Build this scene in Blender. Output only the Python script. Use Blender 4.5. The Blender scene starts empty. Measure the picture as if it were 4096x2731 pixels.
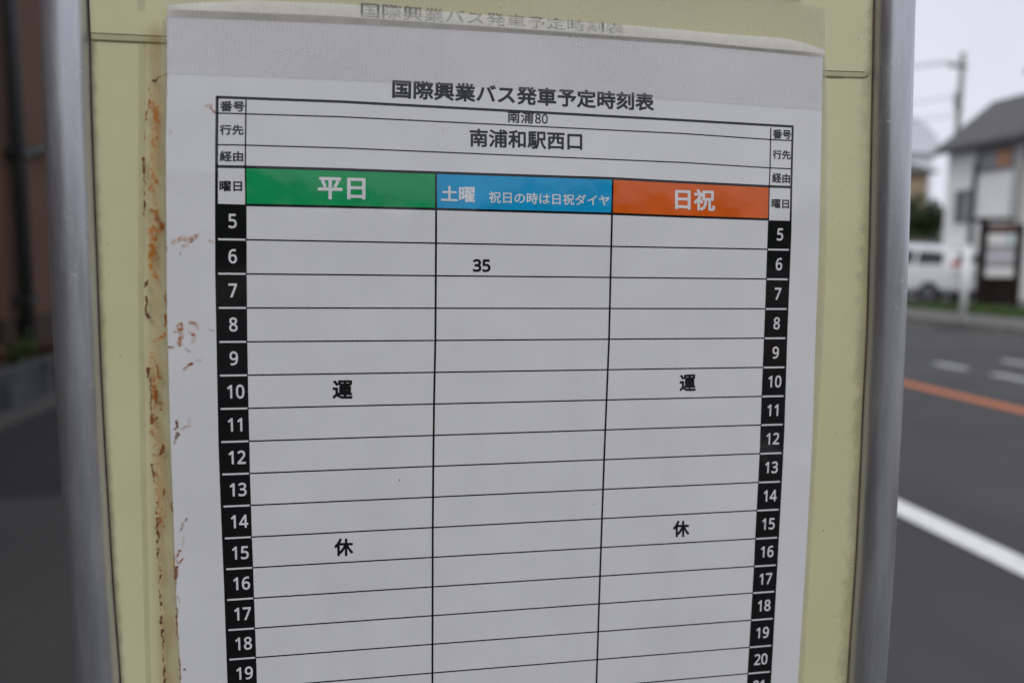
import bpy, bmesh, math, random
import numpy as np
from mathutils import Vector, Matrix

random.seed(7)
S = bpy.context.scene
COL = S.collection

# ------------------------------------------------------------------ camera
cam = bpy.data.cameras.new('camera')
cam.sensor_width = 36.0
cam.lens = 26.396
cam.clip_start = 0.02
cam.clip_end = 2000
CAM = bpy.data.objects.new('camera', cam)
COL.objects.link(CAM)
R_, U_, F_ = (.98378, -.17892, .01241), (.00709, .10798, .99413), (.17921, .97792, -.10750)
CAM.matrix_world = Matrix(((R_[0], U_[0], -F_[0], .05353), (R_[1], U_[1], -F_[1], -.33167),
                           (R_[2], U_[2], -F_[2], 1.2), (0, 0, 0, 1)))
cam.dof.use_dof = True
cam.dof.focus_distance = 0.338
cam.dof.aperture_fstop = 5.3
S.camera = CAM

# ------------------------------------------------------------------ overcast sky, soft sun, exposure
SUN_EL, SUN_AZ = 50.0, 212.0            # azimuth clockwise from +Y
W = bpy.data.worlds.new('World')
S.world = W
W.use_nodes = True
nt = W.node_tree
bg = nt.nodes['Background']
sky = nt.nodes.new('ShaderNodeTexSky')
sky.sky_type = 'NISHITA'
sky.sun_disc = False
sky.sun_elevation = math.radians(SUN_EL)
sky.sun_rotation = math.radians(SUN_AZ)
tc = nt.nodes.new('ShaderNodeTexCoord')
cl = nt.nodes.new('ShaderNodeTexNoise')
cl.inputs['Scale'].default_value = 2.2
cl.inputs['Detail'].default_value = 5
cr = nt.nodes.new('ShaderNodeValToRGB')
cr.color_ramp.elements[0].position = .3
cr.color_ramp.elements[0].color = (.70, .735, .82, 1)
cr.color_ramp.elements[1].position = .72
cr.color_ramp.elements[1].color = (.79, .815, .885, 1)
sc_ = nt.nodes.new('ShaderNodeVectorMath'); sc_.operation = 'SCALE'; sc_.inputs['Scale'].default_value = 10.0
mx = nt.nodes.new('ShaderNodeMix'); mx.data_type = 'RGBA'; mx.inputs[0].default_value = .93
nt.links.new(tc.outputs['Generated'], cl.inputs['Vector'])
nt.links.new(cl.outputs[0], cr.inputs[0])
nt.links.new(cr.outputs[0], sc_.inputs[0])
nt.links.new(sky.outputs[0], mx.inputs[6])
nt.links.new(sc_.outputs[0], mx.inputs[7])
nt.links.new(mx.outputs[2], bg.inputs[0])
bg.inputs[1].default_value = 0.105

sun = bpy.data.lights.new('sun', 'SUN')
sun.energy = 1.45
sun.angle = math.radians(25)
sun.color = (1, .97, .93)
SUN = bpy.data.objects.new('sun', sun)
COL.objects.link(SUN)
az, el = math.radians(SUN_AZ), math.radians(SUN_EL)
sv = Vector((math.sin(az)*math.cos(el), math.cos(az)*math.cos(el), math.sin(el)))
SUN.rotation_euler = sv.to_track_quat('Z', 'Y').to_euler()
SUN.location = (0, 0, 30)
S.cycles.transparent_max_bounces = 24
S.view_settings.view_transform = 'Standard'
S.view_settings.look = 'None'
S.view_settings.exposure = 0.0
S.view_settings.gamma = 1.0

# ------------------------------------------------------------------ helpers
def tag(o, label=None, cat=None, group=None, kind=None):
    if label: o['label'] = label
    if cat: o['category'] = cat
    if group: o['group'] = group
    if kind: o['kind'] = kind
    return o

def empty(name, loc, label, cat, group=None, rz=0):
    o = bpy.data.objects.new(name, None)
    o.location = loc
    o.rotation_euler = (0, 0, rz)
    o.empty_display_size = .1
    COL.objects.link(o)
    return tag(o, label, cat, group)

class MB:
    """collects faces and links them as one mesh object"""
    def __init__(s): s.v, s.f, s.attr = [], [], {}
    def add(s, vs, fs):
        n = len(s.v); s.v += [tuple(p) for p in vs]; s.f += [tuple(i+n for i in f) for f in fs]; return s
    def quad(s, a, b, c, d): return s.add([a, b, c, d], [(0, 1, 2, 3)])
    def box(s, x0, x1, y0, y1, z0, z1, rz=0, c=None, bev=0):
        bm = bmesh.new()
        bmesh.ops.create_cube(bm, size=1)
        for v in bm.verts:
            v.co = Vector(((x0+x1)/2+v.co.x*(x1-x0), (y0+y1)/2+v.co.y*(y1-y0), (z0+z1)/2+v.co.z*(z1-z0)))
        if bev:
            bmesh.ops.bevel(bm, geom=bm.edges[:], offset=bev, segments=2, affect='EDGES', profile=.5)
        return s.bm(bm, rz, c)
    def bm(s, bm, rz=0, c=None):
        M = Matrix.Identity(4)
        if rz:
            c = Vector(c or (0, 0, 0))
            M = Matrix.Translation(c) @ Matrix.Rotation(rz, 4, 'Z') @ Matrix.Translation(-c)
        bm.verts.index_update()
        s.add([M @ v.co for v in bm.verts], [[v.index for v in f.verts] for f in bm.faces])
        bm.free(); return s
    def tube(s, pts, r, n=10, cap=True):
        pts = [Vector(p) for p in pts]; rs = r if isinstance(r, (list, tuple)) else [r]*len(pts)
        vs, fs = [], []
        for i, p in enumerate(pts):
            t = (pts[min(i+1, len(pts)-1)]-pts[max(i-1, 0)]).normalized()
            a = t.cross(Vector((0, 0, 1)) if abs(t.z) < .9 else Vector((1, 0, 0))).normalized(); b = t.cross(a)
            for k in range(n):
                q = 2*math.pi*k/n
                vs.append(p+(a*math.cos(q)+b*math.sin(q))*rs[i])
        for i in range(len(pts)-1):
            for k in range(n):
                k2 = (k+1) % n
                fs.append((i*n+k, i*n+k2, (i+1)*n+k2, (i+1)*n+k))
        if cap:
            fs.append(tuple(range(n))[::-1]); fs.append(tuple((len(pts)-1)*n+k for k in range(n)))
        return s.add(vs, fs)
    def prism(s, poly, y0, y1):
        """polygon in (x,z) pushed from y0 to y1"""
        n = len(poly)
        vs = [(x, y0, z) for x, z in poly]+[(x, y1, z) for x, z in poly]
        fs = [tuple(range(n)), tuple(range(2*n-1, n-1, -1))]+[(i, i+n, (i+1) % n+n, (i+1) % n) for i in range(n)]
        return s.add(vs, fs)
    def build(s, name, mat, parent=None, label=None, smooth=False, world=True):
        me = bpy.data.meshes.new(name)
        off = Vector((0, 0, 0))
        if parent is not None and world:
            q = parent
            while q is not None: off += q.location; q = q.parent
        me.from_pydata([Vector(p)-off for p in s.v], [], s.f)
        bm = bmesh.new(); bm.from_mesh(me)
        if not getattr(s, 'keep', False): bmesh.ops.recalc_face_normals(bm, faces=bm.faces[:])
        bm.to_mesh(me); bm.free()
        for k, a in s.attr.items():
            at = me.attributes.new(k, 'FLOAT', 'POINT'); at.data.foreach_set('value', np.asarray(a, dtype=np.float32))
        me.materials.append(mat)
        if smooth:
            me.polygons.foreach_set('use_smooth', [True]*len(me.polygons))
        o = bpy.data.objects.new(name, me); COL.objects.link(o)
        if parent is not None: o.parent = parent
        if label: o['label'] = label
        return o

def copy_tree(o, parent=None):
    c = o.copy(); COL.objects.link(c)
    if parent is not None: c.parent = parent
    for ch in list(o.children): copy_tree(ch, c)
    return c

# ------------------------------------------------------------------ material helpers
class N:
    def __init__(s, name):
        s.m = bpy.data.materials.new(name); s.m.use_nodes = True
        s.t = s.m.node_tree; s.b = s.t.nodes['Principled BSDF']; s.o = s.t.nodes['Material Output']
    def n(s, typ): return s.t.nodes.new('ShaderNode'+typ)
    def set(s, inp, v):
        if hasattr(v, 'is_output'): s.t.links.new(v, inp)
        elif isinstance(v, (tuple, list)) and len(v) == 3 and inp.type == 'RGBA': inp.default_value = (*v, 1)
        else: inp.default_value = v
    def P(s, **kw):
        for k, v in kw.items(): s.set(s.b.inputs[k.replace('_', ' ')], v)
        return s
    def pos(s): return s.n('NewGeometry').outputs['Position']
    def obj(s): return s.n('TexCoord').outputs['Object']
    def noise(s, scale, detail=3, vec=None, rough=.5, dist=0):
        x = s.n('TexNoise'); x.inputs['Scale'].default_value = scale; x.inputs['Detail'].default_value = detail
        x.inputs['Roughness'].default_value = rough; x.inputs['Distortion'].default_value = dist
        s.set(x.inputs['Vector'], vec if vec is not None else s.pos()); return x.outputs[0]
    def scale(s, vec, v):
        x = s.n('VectorMath'); x.operation = 'MULTIPLY'; s.set(x.inputs[0], vec); x.inputs[1].default_value = v; return x.outputs[0]
    def math(s, op, a, b=0.0, clamp=False):
        x = s.n('Math'); x.operation = op; x.use_clamp = clamp; s.set(x.inputs[0], a); s.set(x.inputs[1], b); return x.outputs[0]
    def ramp(s, v, a, b, lo=0., hi=1.):
        x = s.n('MapRange'); x.interpolation_type = 'SMOOTHSTEP'; s.set(x.inputs[0], v)
        for i, q in enumerate((a, b, lo, hi)): x.inputs[i+1].default_value = q
        return x.outputs[0]
    def mix(s, f, a, b):
        x = s.n('Mix'); x.data_type = 'RGBA'; s.set(x.inputs[0], f); s.set(x.inputs[6], a); s.set(x.inputs[7], b); return x.outputs[2]
    def attr(s, name):
        x = s.n('Attribute'); x.attribute_name = name; return x.outputs['Fac']
    def bump(s, h, strength, dist):
        x = s.n('Bump'); x.inputs['Strength'].default_value = strength; x.inputs['Distance'].default_value = dist
        s.set(x.inputs['Height'], h); s.set(s.b.inputs['Normal'], x.outputs[0]); return x.outputs[0]
    def film(s, alpha, col, share=.5):
        """clear film: part see-through, part milky so that light also passes on to what lies behind"""
        tr = s.n('BsdfTransparent'); tl = s.n('BsdfTranslucent'); s.set(tl.inputs['Color'], col)
        m1 = s.n('MixShader'); m1.inputs[0].default_value = share
        s.t.links.new(s.b.outputs[0], m1.inputs[1]); s.t.links.new(tl.outputs[0], m1.inputs[2])
        m2 = s.n('MixShader'); s.set(m2.inputs[0], alpha)
        s.t.links.new(tr.outputs[0], m2.inputs[1]); s.t.links.new(m1.outputs[0], m2.inputs[2])
        s.t.links.new(m2.outputs[0], s.o.inputs['Surface'])
    def alpha(s, a): s.set(s.b.inputs['Alpha'], a); return s

def simple(name, col, rough=.6, metallic=0, var=.12, scale=8, bump=0, bscale=60, spec=.5, stretch=None):
    """plain colour broken up by two sizes of noise"""
    k = N(name)
    p = k.obj()
    if stretch: p = k.scale(p, stretch)
    v = k.math('ADD', k.noise(scale, 4, p), k.math('MULTIPLY', k.noise(scale*9, 3, p), .35))
    lo = tuple(c*(1-var) for c in col); hi = tuple(min(1, c*(1+var)) for c in col)
    k.P(Base_Color=k.mix(k.ramp(v, .4, .95), lo, hi), Roughness=rough, Metallic=metallic, Specular_IOR_Level=spec)
    if bump: k.bump(k.noise(bscale, 4, p), .6, bump)
    return k.m

# ------------------------------------------------------------------ the timetable board (board plane = XZ, facing -Y)
Z0 = 1.29193                              # height of the sheet's datum line
def P(x, z, h=0.0):                       # millimetres on the board, h = mm in front of the sheet
    return (x/1000, -h/1000, Z0+z/1000)
def interp(pl, z):                        # x of a traced, almost upright edge at height z (mm)
    q = sorted(pl, key=lambda p: p[1])
    return float(np.interp(z, [p[1] for p in q], [p[0] for p in q]))

V0= [(2.04, -27.91), (1.4, -46.21), (1.13, -54.93), (1.0, -70.46), (0.69, -84.79), (0.4, -99.02), (0.17, -113.31), (-0.07, -127.68), (-0.17, -141.99), (-0.29, -156.33), (-0.27, -170.68), (-0.36, -184.89), (-0.28, -199.07), (-0.23, -213.32), (-0.07, -227.22), (0.02, -241.2), (0.13, -255.07), (0.25, -268.73)]
V1= [(79.88, -54.71), (80.02, -72.13), (79.98, -85.2), (79.77, -127.31), (79.2, -156.77), (78.9, -185.06), (78.68, -218.11), (78.63, -287.57)]
V2= [(159.68, -54.99), (159.76, -70.28), (159.81, -84.93), (159.91, -127.84), (159.48, -156.46), (159.08, -182.44), (158.77, -213.31), (158.41, -255.72), (158.14, -294.99)]
V3= [(235.75, -29.02), (236.35, -47.31), (236.45, -56.31), (236.87, -71.3), (237.07, -85.27), (237.29, -99.3), (237.51, -113.51), (237.65, -127.64), (237.78, -141.81), (237.92, -155.97), (238.12, -170.1), (238.33, -184.34), (238.32, -198.79), (238.2, -212.99), (238.16, -227.39), (238.25, -241.6), (238.11, -255.4), (237.96, -269.6), (237.81, -283.85), (237.63, -297.82)]
OL= [(-9.6, -27.29), (-10.37, -46.54), (-11.1, -70.06), (-11.84, -97.98), (-12.24, -134.63), (-12.6, -172.19), (-12.48, -195.64), (-12.07, -234.83), (-11.87, -279.12)]
OR= [(247.24, -28.07), (248.02, -53.29), (248.92, -78.23), (249.51, -123.4), (250.63, -173.49), (250.73, -189.31), (250.68, -245.16), (250.5, -303.62)]
HT = [(-9.62, -27.39), (40.33, -26.79), (192.29, -27.6), (247.24, -28.07)]
HA = [(-9.61, -33.74), (1.61, -33.53), (40.25, -32.98), (192.52, -33.54), (236.05, -34.48), (247.13, -34.49)]
HB = [(-9.97, -46.35), (1.35, -46.11), (40.1, -45.78), (193.03, -46.46), (236.17, -47.43), (247.36, -47.51)]
HC = [(-10.21, -55.11), (1.08, -54.93), (40.0, -54.67), (79.88, -54.71), (159.67, -54.66), (193.25, -55.31), (236.56, -55.96), (247.85, -55.97)]
HD = [(0.7, -70.47), (39.82, -70.28), (79.91, -70.23), (159.88, -70.45), (193.74, -70.92), (236.87, -71.3)]
RL= [(0.69, -84.79), (0.4, -99.02), (0.17, -113.31), (-0.07, -127.68), (-0.17, -141.99), (-0.29, -156.33), (-0.27, -170.68), (-0.36, -184.89), (-0.28, -199.07), (-0.23, -213.32), (-0.07, -227.22), (0.02, -241.2), (0.13, -255.07), (0.25, -268.73)]
RR= [(237.07, -85.27), (237.29, -99.3), (237.51, -113.51), (237.65, -127.64), (237.78, -141.81), (237.92, -155.97), (238.12, -170.1), (238.33, -184.34), (238.32, -198.79), (238.2, -212.99), (238.16, -227.39), (238.25, -241.6), (238.11, -255.4), (237.96, -269.6), (237.81, -283.85), (237.63, -297.82)]
TXT={
 'title':('国際興業バス発車予定時刻表',[(61.43, -16.47), (177.97, -16.42), (178.24, -24.31), (61.28, -24.24)]),
 'ghost':('国際興業バス発車予定時刻表',[(48.46, 14.07), (162.94, 12.75), (163.08, 7.99), (48.4, 7.22)]),
 'route':('南浦',[(111.02, -27.07), (122.81, -27.14), (122.69, -32.19), (111.08, -32.2)]),
 'route_no':('80',[(123.34, -27.86), (129.1, -27.85), (129.11, -31.9), (123.41, -31.97)]),
 'dest':('南浦和駅西口',[(94.43, -35.39), (144.95, -34.94), (145.14, -42.91), (94.48, -43.09)]),
 'la':('番号',[(-8.07, -28.88), (1.45, -28.48), (1.34, -32.66), (-8.18, -32.99)]),
 'lb':('行先',[(-8.5, -38.21), (0.87, -38.04), (0.77, -42.01), (-8.62, -42.4)]),
 'lc':('経由',[(-8.85, -48.82), (0.43, -48.59), (0.33, -52.83), (-8.97, -53.04)]),
 'ld':('曜日',[(-9.25, -60.92), (-0.27, -60.76), (-0.37, -64.91), (-9.37, -65.17)]),
 'ra':('番号',[(236.83, -29.64), (246.15, -29.71), (246.38, -33.89), (237.06, -33.94)]),
 'rb':('行先',[(237.26, -39.05), (246.46, -39.1), (246.7, -43.24), (237.49, -43.24)]),
 'rc':('経由',[(237.54, -49.59), (246.69, -49.69), (246.94, -54.14), (237.78, -54.14)]),
 'rd':('曜日',[(237.89, -61.68), (246.85, -61.78), (247.09, -65.92), (238.12, -66.0)]),
 'green':('平日',[(30.19, -58.08), (49.95, -57.98), (49.87, -67.12), (30.05, -67.33)]),
 'blue':('土曜',[(82.16, -60.22), (97.02, -60.09), (97.07, -67.05), (82.17, -66.93)]),
 'blue2':('祝日の時は日祝ダイヤ',[(103.14, -61.99), (158.3, -62.17), (158.43, -67.03), (103.19, -67.02)]),
 'orange':('日祝',[(189.59, -58.36), (209.24, -58.13), (209.69, -68.21), (189.95, -67.76)]),
 'n35':('35',[(96.21, -91.62), (104.15, -91.63), (104.2, -97.27), (96.25, -97.24)]),
 'unl':('運',[(35.12, -144.73), (43.74, -144.87), (43.66, -153.19), (35.02, -152.89)]),
 'unr':('運',[(195.11, -144.74), (203.29, -144.62), (203.63, -152.81), (195.42, -152.66)]),
 'kyl':('休',[(34.96, -215.9), (43.24, -216.25), (43.16, -224.48), (34.86, -224.1)]),
 'kyr':('休',[(194.53, -215.94), (202.89, -216.25), (203.22, -224.55), (194.84, -224.21)]),
}
PL= [(-27.31, 2.97), (-27.96, -18.67), (-29.5, -47.29), (-30.48, -80.36), (-31.45, -116.17), (-31.93, -171.56), (-31.85, -194.76), (-31.99, -233.47), (-31.25, -277.31)]
PR= [(260.27, 4.16), (261.84, -29.25), (263.38, -69.92), (263.98, -88.35), (264.81, -130.58), (266.18, -181.27), (266.13, -193.57), (266.26, -246.17), (265.69, -305.04)]
PT= [(-27.31, 2.97), (40.7, 4.79), (114.27, 5.73), (190.98, 5.79), (260.27, 4.16)]
LAML= [(-27.43, 7.41), (-29.21, 3.12), (-30.13, -7.55), (-31.88, -47.38), (-32.98, -80.01), (-33.89, -110.15), (-34.08, -159.02), (-34.34, -194.64), (-34.11, -226.81), (-33.1, -277.14)]
LAMT= [(-27.43, 7.41), (3.33, 11.43), (40.79, 12.6), (101.52, 12.28), (162.62, 12.29), (190.74, 11.88), (215.08, 11.42), (240.29, 11.47), (251.39, 9.83), (261.42, 7.37)]
LAMR= [(261.57, 7.38), (264.53, -15.77), (265.43, -35.82), (267.71, -77.89), (268.98, -116.39)]
MILKB= [(-27.23, 5.48), (40.73, 7.17), (101.56, 7.2), (190.69, 7.03), (226.08, 6.02), (261.3, 5.73)]
TAPE= [(235.0, 28.39), (250.31, 27.87), (260.33, 26.97), (263.06, -19.97), (191.71, -18.93), (114.58, -17.85), (40.43, -17.83), (-27.81, -19.12)]
FILM_A =  [(-38.31, 7.93), (-41.59, -76.77), (-42.99, -110.07), (-44.06, -152.23), (-44.95, -187.24), (-46.15, -274.76)]
FILM_B = [(-35.48, 8.13), (-38.79, -76.71), (-40.77, -110.06), (-41.81, -152.27), (-42.57, -187.34), (-43.99, -274.96)]
frLin = [(-56.46, 5.82), (-56.64, -6.4), (-57.27, -32.02), (-57.69, -71.45), (-57.82, -92.56), (-58.26, -133.74), (-58.17, -170.0), (-58.06, -180.26), (-57.7, -211.43), (-57.36, -236.87), (-56.29, -273.32)]
frLout = [(-73.98, 4.58), (-74.49, -32.86), (-75.17, -77.56), (-75.27, -98.54), (-75.56, -133.54), (-75.42, -169.44), (-75.42, -191.84), (-74.7, -222.99), (-74.19, -271.65)]
frRin = [(286.38, 30.17), (287.95, -1.88), (289.93, -42.06), (291.71, -77.54), (293.57, -123.33), (293.99, -159.44), (294.8, -193.88), (295.53, -239.19), (295.32, -277.81), (294.93, -306.11)]
frRout = [(306.74, 31.61), (308.38, -0.75), (310.19, -41.34), (311.82, -77.17), (313.59, -123.41), (314.8, -159.89), (315.26, -194.67), (316.27, -240.45), (316.28, -279.48), (316.05, -308.09)]

STROKES=[
([(-33.2,-22.5),(-32.0,-21.3),(-30.3,-20.2)],0.67,1.00,1.00),
([(-30.3,-20.2),(-28.1,-19.4)],0.55,0.55,0.90),
([(-34.8,-24.1),(-34.9,-26.7)],0.31,0.50,0.40),
([(-34.9,-29.8),(-36.0,-33.0),(-36.6,-36.1),(-37.1,-37.7)],0.37,0.80,0.60),
([(-32.4,-33.1),(-33.3,-36.0),(-33.1,-37.4)],2.08,0.85,0.20),
([(-32.3,-38.2),(-33.0,-41.7),(-32.6,-45.1)],1.10,0.70,0.30),
([(-35.0,-44.6),(-34.0,-48.0)],0.98,0.50,0.20),
([(-37.2,-41.6),(-37.3,-45.3)],0.24,0.60,0.60),
([(-38.0,-52.8),(-38.2,-58.6)],0.55,1.00,0.90),
([(-38.0,-58.6),(-38.3,-67.3)],0.24,0.80,0.90),
([(-38.4,-69.6),(-38.4,-72.5)],0.43,0.95,0.95),
([(-38.4,-72.5),(-38.4,-76.6)],0.31,0.70,0.90),
([(-35.7,-62.8),(-36.1,-65.5)],0.73,0.70,0.20),
([(-33.7,-60.7),(-33.6,-62.8)],0.37,0.60,0.30),
([(-34.6,-71.0),(-34.5,-75.3)],2.20,0.60,0.40),
([(-33.4,-76.5),(-32.4,-80.3)],1.83,0.85,0.60),
([(-35.8,-80.5),(-33.9,-82.2)],1.83,0.75,0.30),
([(-36.9,-81.1),(-35.4,-85.8)],1.83,0.70,0.12),
([(-34.2,-82.2),(-34.6,-85.7)],0.73,0.90,0.50),
([(-36.1,-88.1),(-36.3,-91.7)],1.95,0.95,0.30),
([(-36.5,-92.3),(-36.9,-97.0)],1.47,0.70,0.10),
([(-34.4,-88.1),(-34.7,-93.4)],0.73,0.60,0.50),
([(-35.6,-97.6),(-34.4,-102.7)],0.79,0.60,0.15),
([(-38.8,-101.9),(-39.0,-104.5)],0.37,0.90,1.00),
([(-39.2,-108.7),(-39.4,-113.8)],0.37,0.90,1.00),
([(-39.4,-113.8),(-38.8,-117.5)],0.49,1.00,1.00),
([(-38.8,-117.5),(-37.4,-117.2)],0.31,0.70,0.90),
([(-30.9,-87.5),(-30.9,-90.4)],0.31,0.70,0.60),
([(-32.2,-106.6),(-31.6,-112.6)],0.86,0.45,0.60),
([(-31.9,-116.2),(-32.0,-121.0)],0.43,0.70,0.60),
([(-36.1,-127.1),(-32.3,-124.4)],1.34,0.70,0.20),
([(-38.5,-131.9),(-38.7,-136.2)],0.98,0.50,0.20),
([(-39.5,-138.6),(-39.7,-142.0)],0.67,1.00,1.00),
([(-39.0,-142.3),(-39.0,-152.7),(-38.9,-162.0)],0.37,0.95,0.80),
([(-36.2,-137.4),(-35.3,-142.3)],1.10,0.90,0.50),
([(-37.9,-146.0),(-37.5,-151.5)],1.83,0.80,0.40),
([(-36.8,-148.4),(-36.7,-152.8)],0.73,0.90,0.70),
([(-35.3,-153.1),(-34.8,-153.7)],0.86,0.80,0.70),
([(-38.6,-157.7),(-38.2,-161.4),(-36.7,-159.6)],0.73,0.90,0.70),
([(-35.7,-155.3),(-35.1,-156.2)],0.55,0.70,0.60),
([(-38.8,-163.2),(-39.3,-168.2)],0.79,0.50,0.30),
([(-34.8,-171.5),(-35.8,-175.5)],1.10,0.85,0.80),
([(-27.6,-86.2),(-24.2,-84.4),(-22.0,-85.5),(-18.5,-83.1)],1.83,0.60,0.30),
([(-24.0,-87.9),(-22.6,-87.3)],1.10,0.65,0.40),
([(-21.4,-85.8),(-19.1,-84.3)],1.22,0.70,0.40),
([(-27.9,-86.2),(-26.8,-85.9)],1.83,0.40,0.30),
([(-14.3,-85.4),(-12.0,-86.3)],0.61,0.50,0.30),
([(-25.5,-90.9),(-25.3,-91.1)],0.86,0.90,0.60),
([(-26.5,-120.4),(-26.0,-124.1),(-26.8,-128.3)],2.08,0.75,0.25),
([(-28.8,-123.2),(-28.3,-123.3)],0.98,0.50,0.20),
([(-22.7,-119.3),(-20.8,-119.8),(-19.1,-121.7)],1.04,0.80,0.45),
([(-22.6,-123.5),(-20.4,-125.3),(-21.6,-127.8)],1.34,0.45,0.15),
([(-15.7,-122.6),(-12.8,-122.9)],0.49,0.55,0.20),
([(-31.1,-129.8),(-29.8,-129.8)],0.86,0.95,0.70),
([(-24.5,-130.5),(-23.3,-131.7)],0.73,0.90,0.60),
([(-25.1,-139.1),(-23.6,-137.3),(-22.1,-136.7)],0.86,0.80,0.50),
([(-20.4,-135.3),(-18.1,-135.5)],0.43,0.55,0.30),
([(-29.6,-161.0),(-29.4,-164.4)],0.67,0.90,0.90),
([(-28.6,-166.0),(-29.5,-167.9),(-30.0,-170.4)],0.67,0.95,0.90),
([(-24.3,-160.5),(-24.4,-163.6)],0.79,0.50,0.40),
([(-27.1,-164.5),(-25.0,-163.3)],0.49,0.60,0.60),
([(-13.5,-31.0),(-12.1,-31.8),(-10.5,-33.5)],0.55,0.70,0.40),
([(-12.4,-30.5),(-11.6,-30.7)],0.86,0.50,0.10),
([(-27.6,-41.2),(-27.3,-42.0)],0.73,0.45,0.20),
([(-39.3,-179.3),(-39.3,-183.7),(-38.8,-186.8)],0.37,0.90,1.00),
([(-38.7,-175.5),(-35.0,-175.7)],0.86,0.60,0.60),
([(-34.9,-190.2),(-35.6,-194.0)],0.67,0.80,0.70),
([(-38.6,-195.7),(-38.7,-200.8)],0.49,0.75,0.70),
([(-38.5,-202.7),(-38.4,-208.5),(-38.3,-213.6)],0.67,0.95,0.90),
([(-37.1,-202.8),(-37.5,-207.2),(-35.8,-206.7)],1.10,0.70,0.40),
([(-34.8,-197.2),(-35.1,-203.5)],0.31,0.50,0.60),
([(-38.7,-216.2),(-38.6,-220.0)],0.55,0.95,1.00),
([(-38.4,-225.9),(-37.9,-226.0)],0.86,1.00,1.00),
([(-38.2,-227.8),(-38.4,-233.0)],0.31,0.80,1.00),
([(-38.4,-235.0),(-38.5,-242.2)],0.37,0.85,1.00),
([(-38.4,-246.8),(-38.3,-249.7)],0.61,1.00,1.00),
([(-38.2,-252.7),(-38.2,-256.0)],0.67,1.00,1.00),
([(-38.1,-256.7),(-37.8,-260.7)],0.37,0.95,1.00),
([(-37.8,-264.7),(-37.9,-267.3)],0.31,0.80,1.00),
([(-38.0,-270.0),(-37.8,-276.7)],0.61,0.95,1.00),
([(-32.2,-196.0),(-32.3,-200.5)],0.37,0.70,0.80),
([(-32.1,-219.8),(-32.0,-234.8)],0.31,0.60,0.80),
([(-31.7,-243.3),(-31.9,-257.2)],0.31,0.60,0.80),
([(-31.6,-266.6),(-31.6,-275.9)],0.43,0.70,0.80),
([(-26.3,-203.7),(-28.0,-205.8),(-28.9,-208.7)],0.43,0.85,0.80),
([(-28.3,-211.6),(-28.4,-216.1)],0.31,0.45,0.40),
([(-29.7,-217.7),(-31.3,-220.5)],0.73,0.80,0.60),
([(-31.3,-221.8),(-29.9,-223.5),(-28.6,-221.3)],0.67,0.70,0.50),
([(-31.2,-225.0),(-31.6,-230.2)],0.73,0.70,0.70),
([(-31.3,-238.1),(-30.5,-241.1)],0.43,0.50,0.50),
([(-29.7,-271.3),(-29.4,-271.6)],0.43,0.80,1.00),
([(-33.4,-26.9),(-33.7,-41.7),(-34.9,-56.1),(-34.9,-70.7),(-33.8,-80.0)],2.08,0.36,0.12),
([(-35.2,-80.4),(-36.1,-92.3),(-35.8,-100.0)],2.20,0.42,0.12),
([(-34.7,-104.2),(-34.8,-113.8),(-35.3,-122.2)],1.22,0.22,0.20),
([(-37.9,-131.3),(-37.8,-143.5),(-38.0,-155.8),(-38.4,-171.4)],1.83,0.36,0.20),
([(-37.8,-175.6),(-37.8,-191.3),(-37.1,-204.1),(-37.2,-215.0)],1.83,0.34,0.25),
([(-38.4,-213.6),(-38.2,-226.6),(-38.3,-242.8),(-38.2,-259.3),(-37.7,-276.7)],0.55,0.45,0.60)]
STAIN=[(-32.3, -22.3), (-35.0, -98.2), (-36.4, -159.0), (-36.4, -207.3), (-36.4, -276.8)]
SPECKS = [(27.34, -1.8, 0.57, 0.25), (28.33, -1.57, 0.57, 0.19), (-26.6, -15.77, 0.32, 0.32), (7.86, -12.37, 0.25, 0.25), (154.74, -205.79, 0.57, 0.76), (-53.63, -99.56, 0.32, 0.38), (-50.89, -99.71, 0.32, 0.32), (-56.64, -108.73, 0.25, 0.25), (-55.9, -107.96, 0.25, 0.25), (-51.31, -134.25, 0.32, 0.25), (-38.89, -89.47, 0.25, 0.25), (284.12, -131.81, 0.32, 0.32), (284.49, -135.06, 0.32, 0.32), (276.32, -167.63, 0.32, 0.32), (276.35, -170.56, 0.32, 0.32), (276.28, -226.09, 0.76, 0.63), (289.6, -259.43, 0.57, 0.57), (270.96, -257.36, 0.38, 0.32), (265.66, 11.24, 0.38, 0.38), (282.31, 18.33, 0.32, 0.32), (274.52, 10.4, 0.32, 0.32), (280.27, 20.3, 0.32, 0.32), (278.67, 13.82, 0.44, 0.76), (-52.1, -216.35, 0.19, 0.57), (-55.28, -206.3, 0.32, 0.32), (-50.59, -226.07, 0.25, 0.25), (-46.77, -192.81, 0.25, 0.25), (49.86, -51.57, 0.25, 0.38), (67.77, -39.86, 0.32, 0.25), (82.98, -36.18, 0.25, 0.51), (-52.22, -218.07, 0.25, 0.25), (247.07, -82.93, 0.38, 0.51), (63.71, -190.43, 0.51, 1.27)]


def gloss(k, rough=.07):
    """printed sheet under a slightly wavy clear film"""
    w = k.math('ADD', k.math('MULTIPLY', k.noise(22, 2), 1.0), k.math('MULTIPLY', k.noise(110, 3), .04))
    k.bump(k.math('ADD', w, k.math('MULTIPLY', k.noise(48, 3), .10)), .6, .0012)
    k.P(Roughness=rough, Specular_IOR_Level=.5)
    return k

def mat_print(name, col, var=.06):
    k = N(name)
    k.P(Base_Color=k.mix(k.ramp(k.noise(90, 5), .3, .7), tuple(c*(1-var) for c in col), tuple(min(1, c*(1+var)) for c in col)))
    return gloss(k).m

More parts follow.
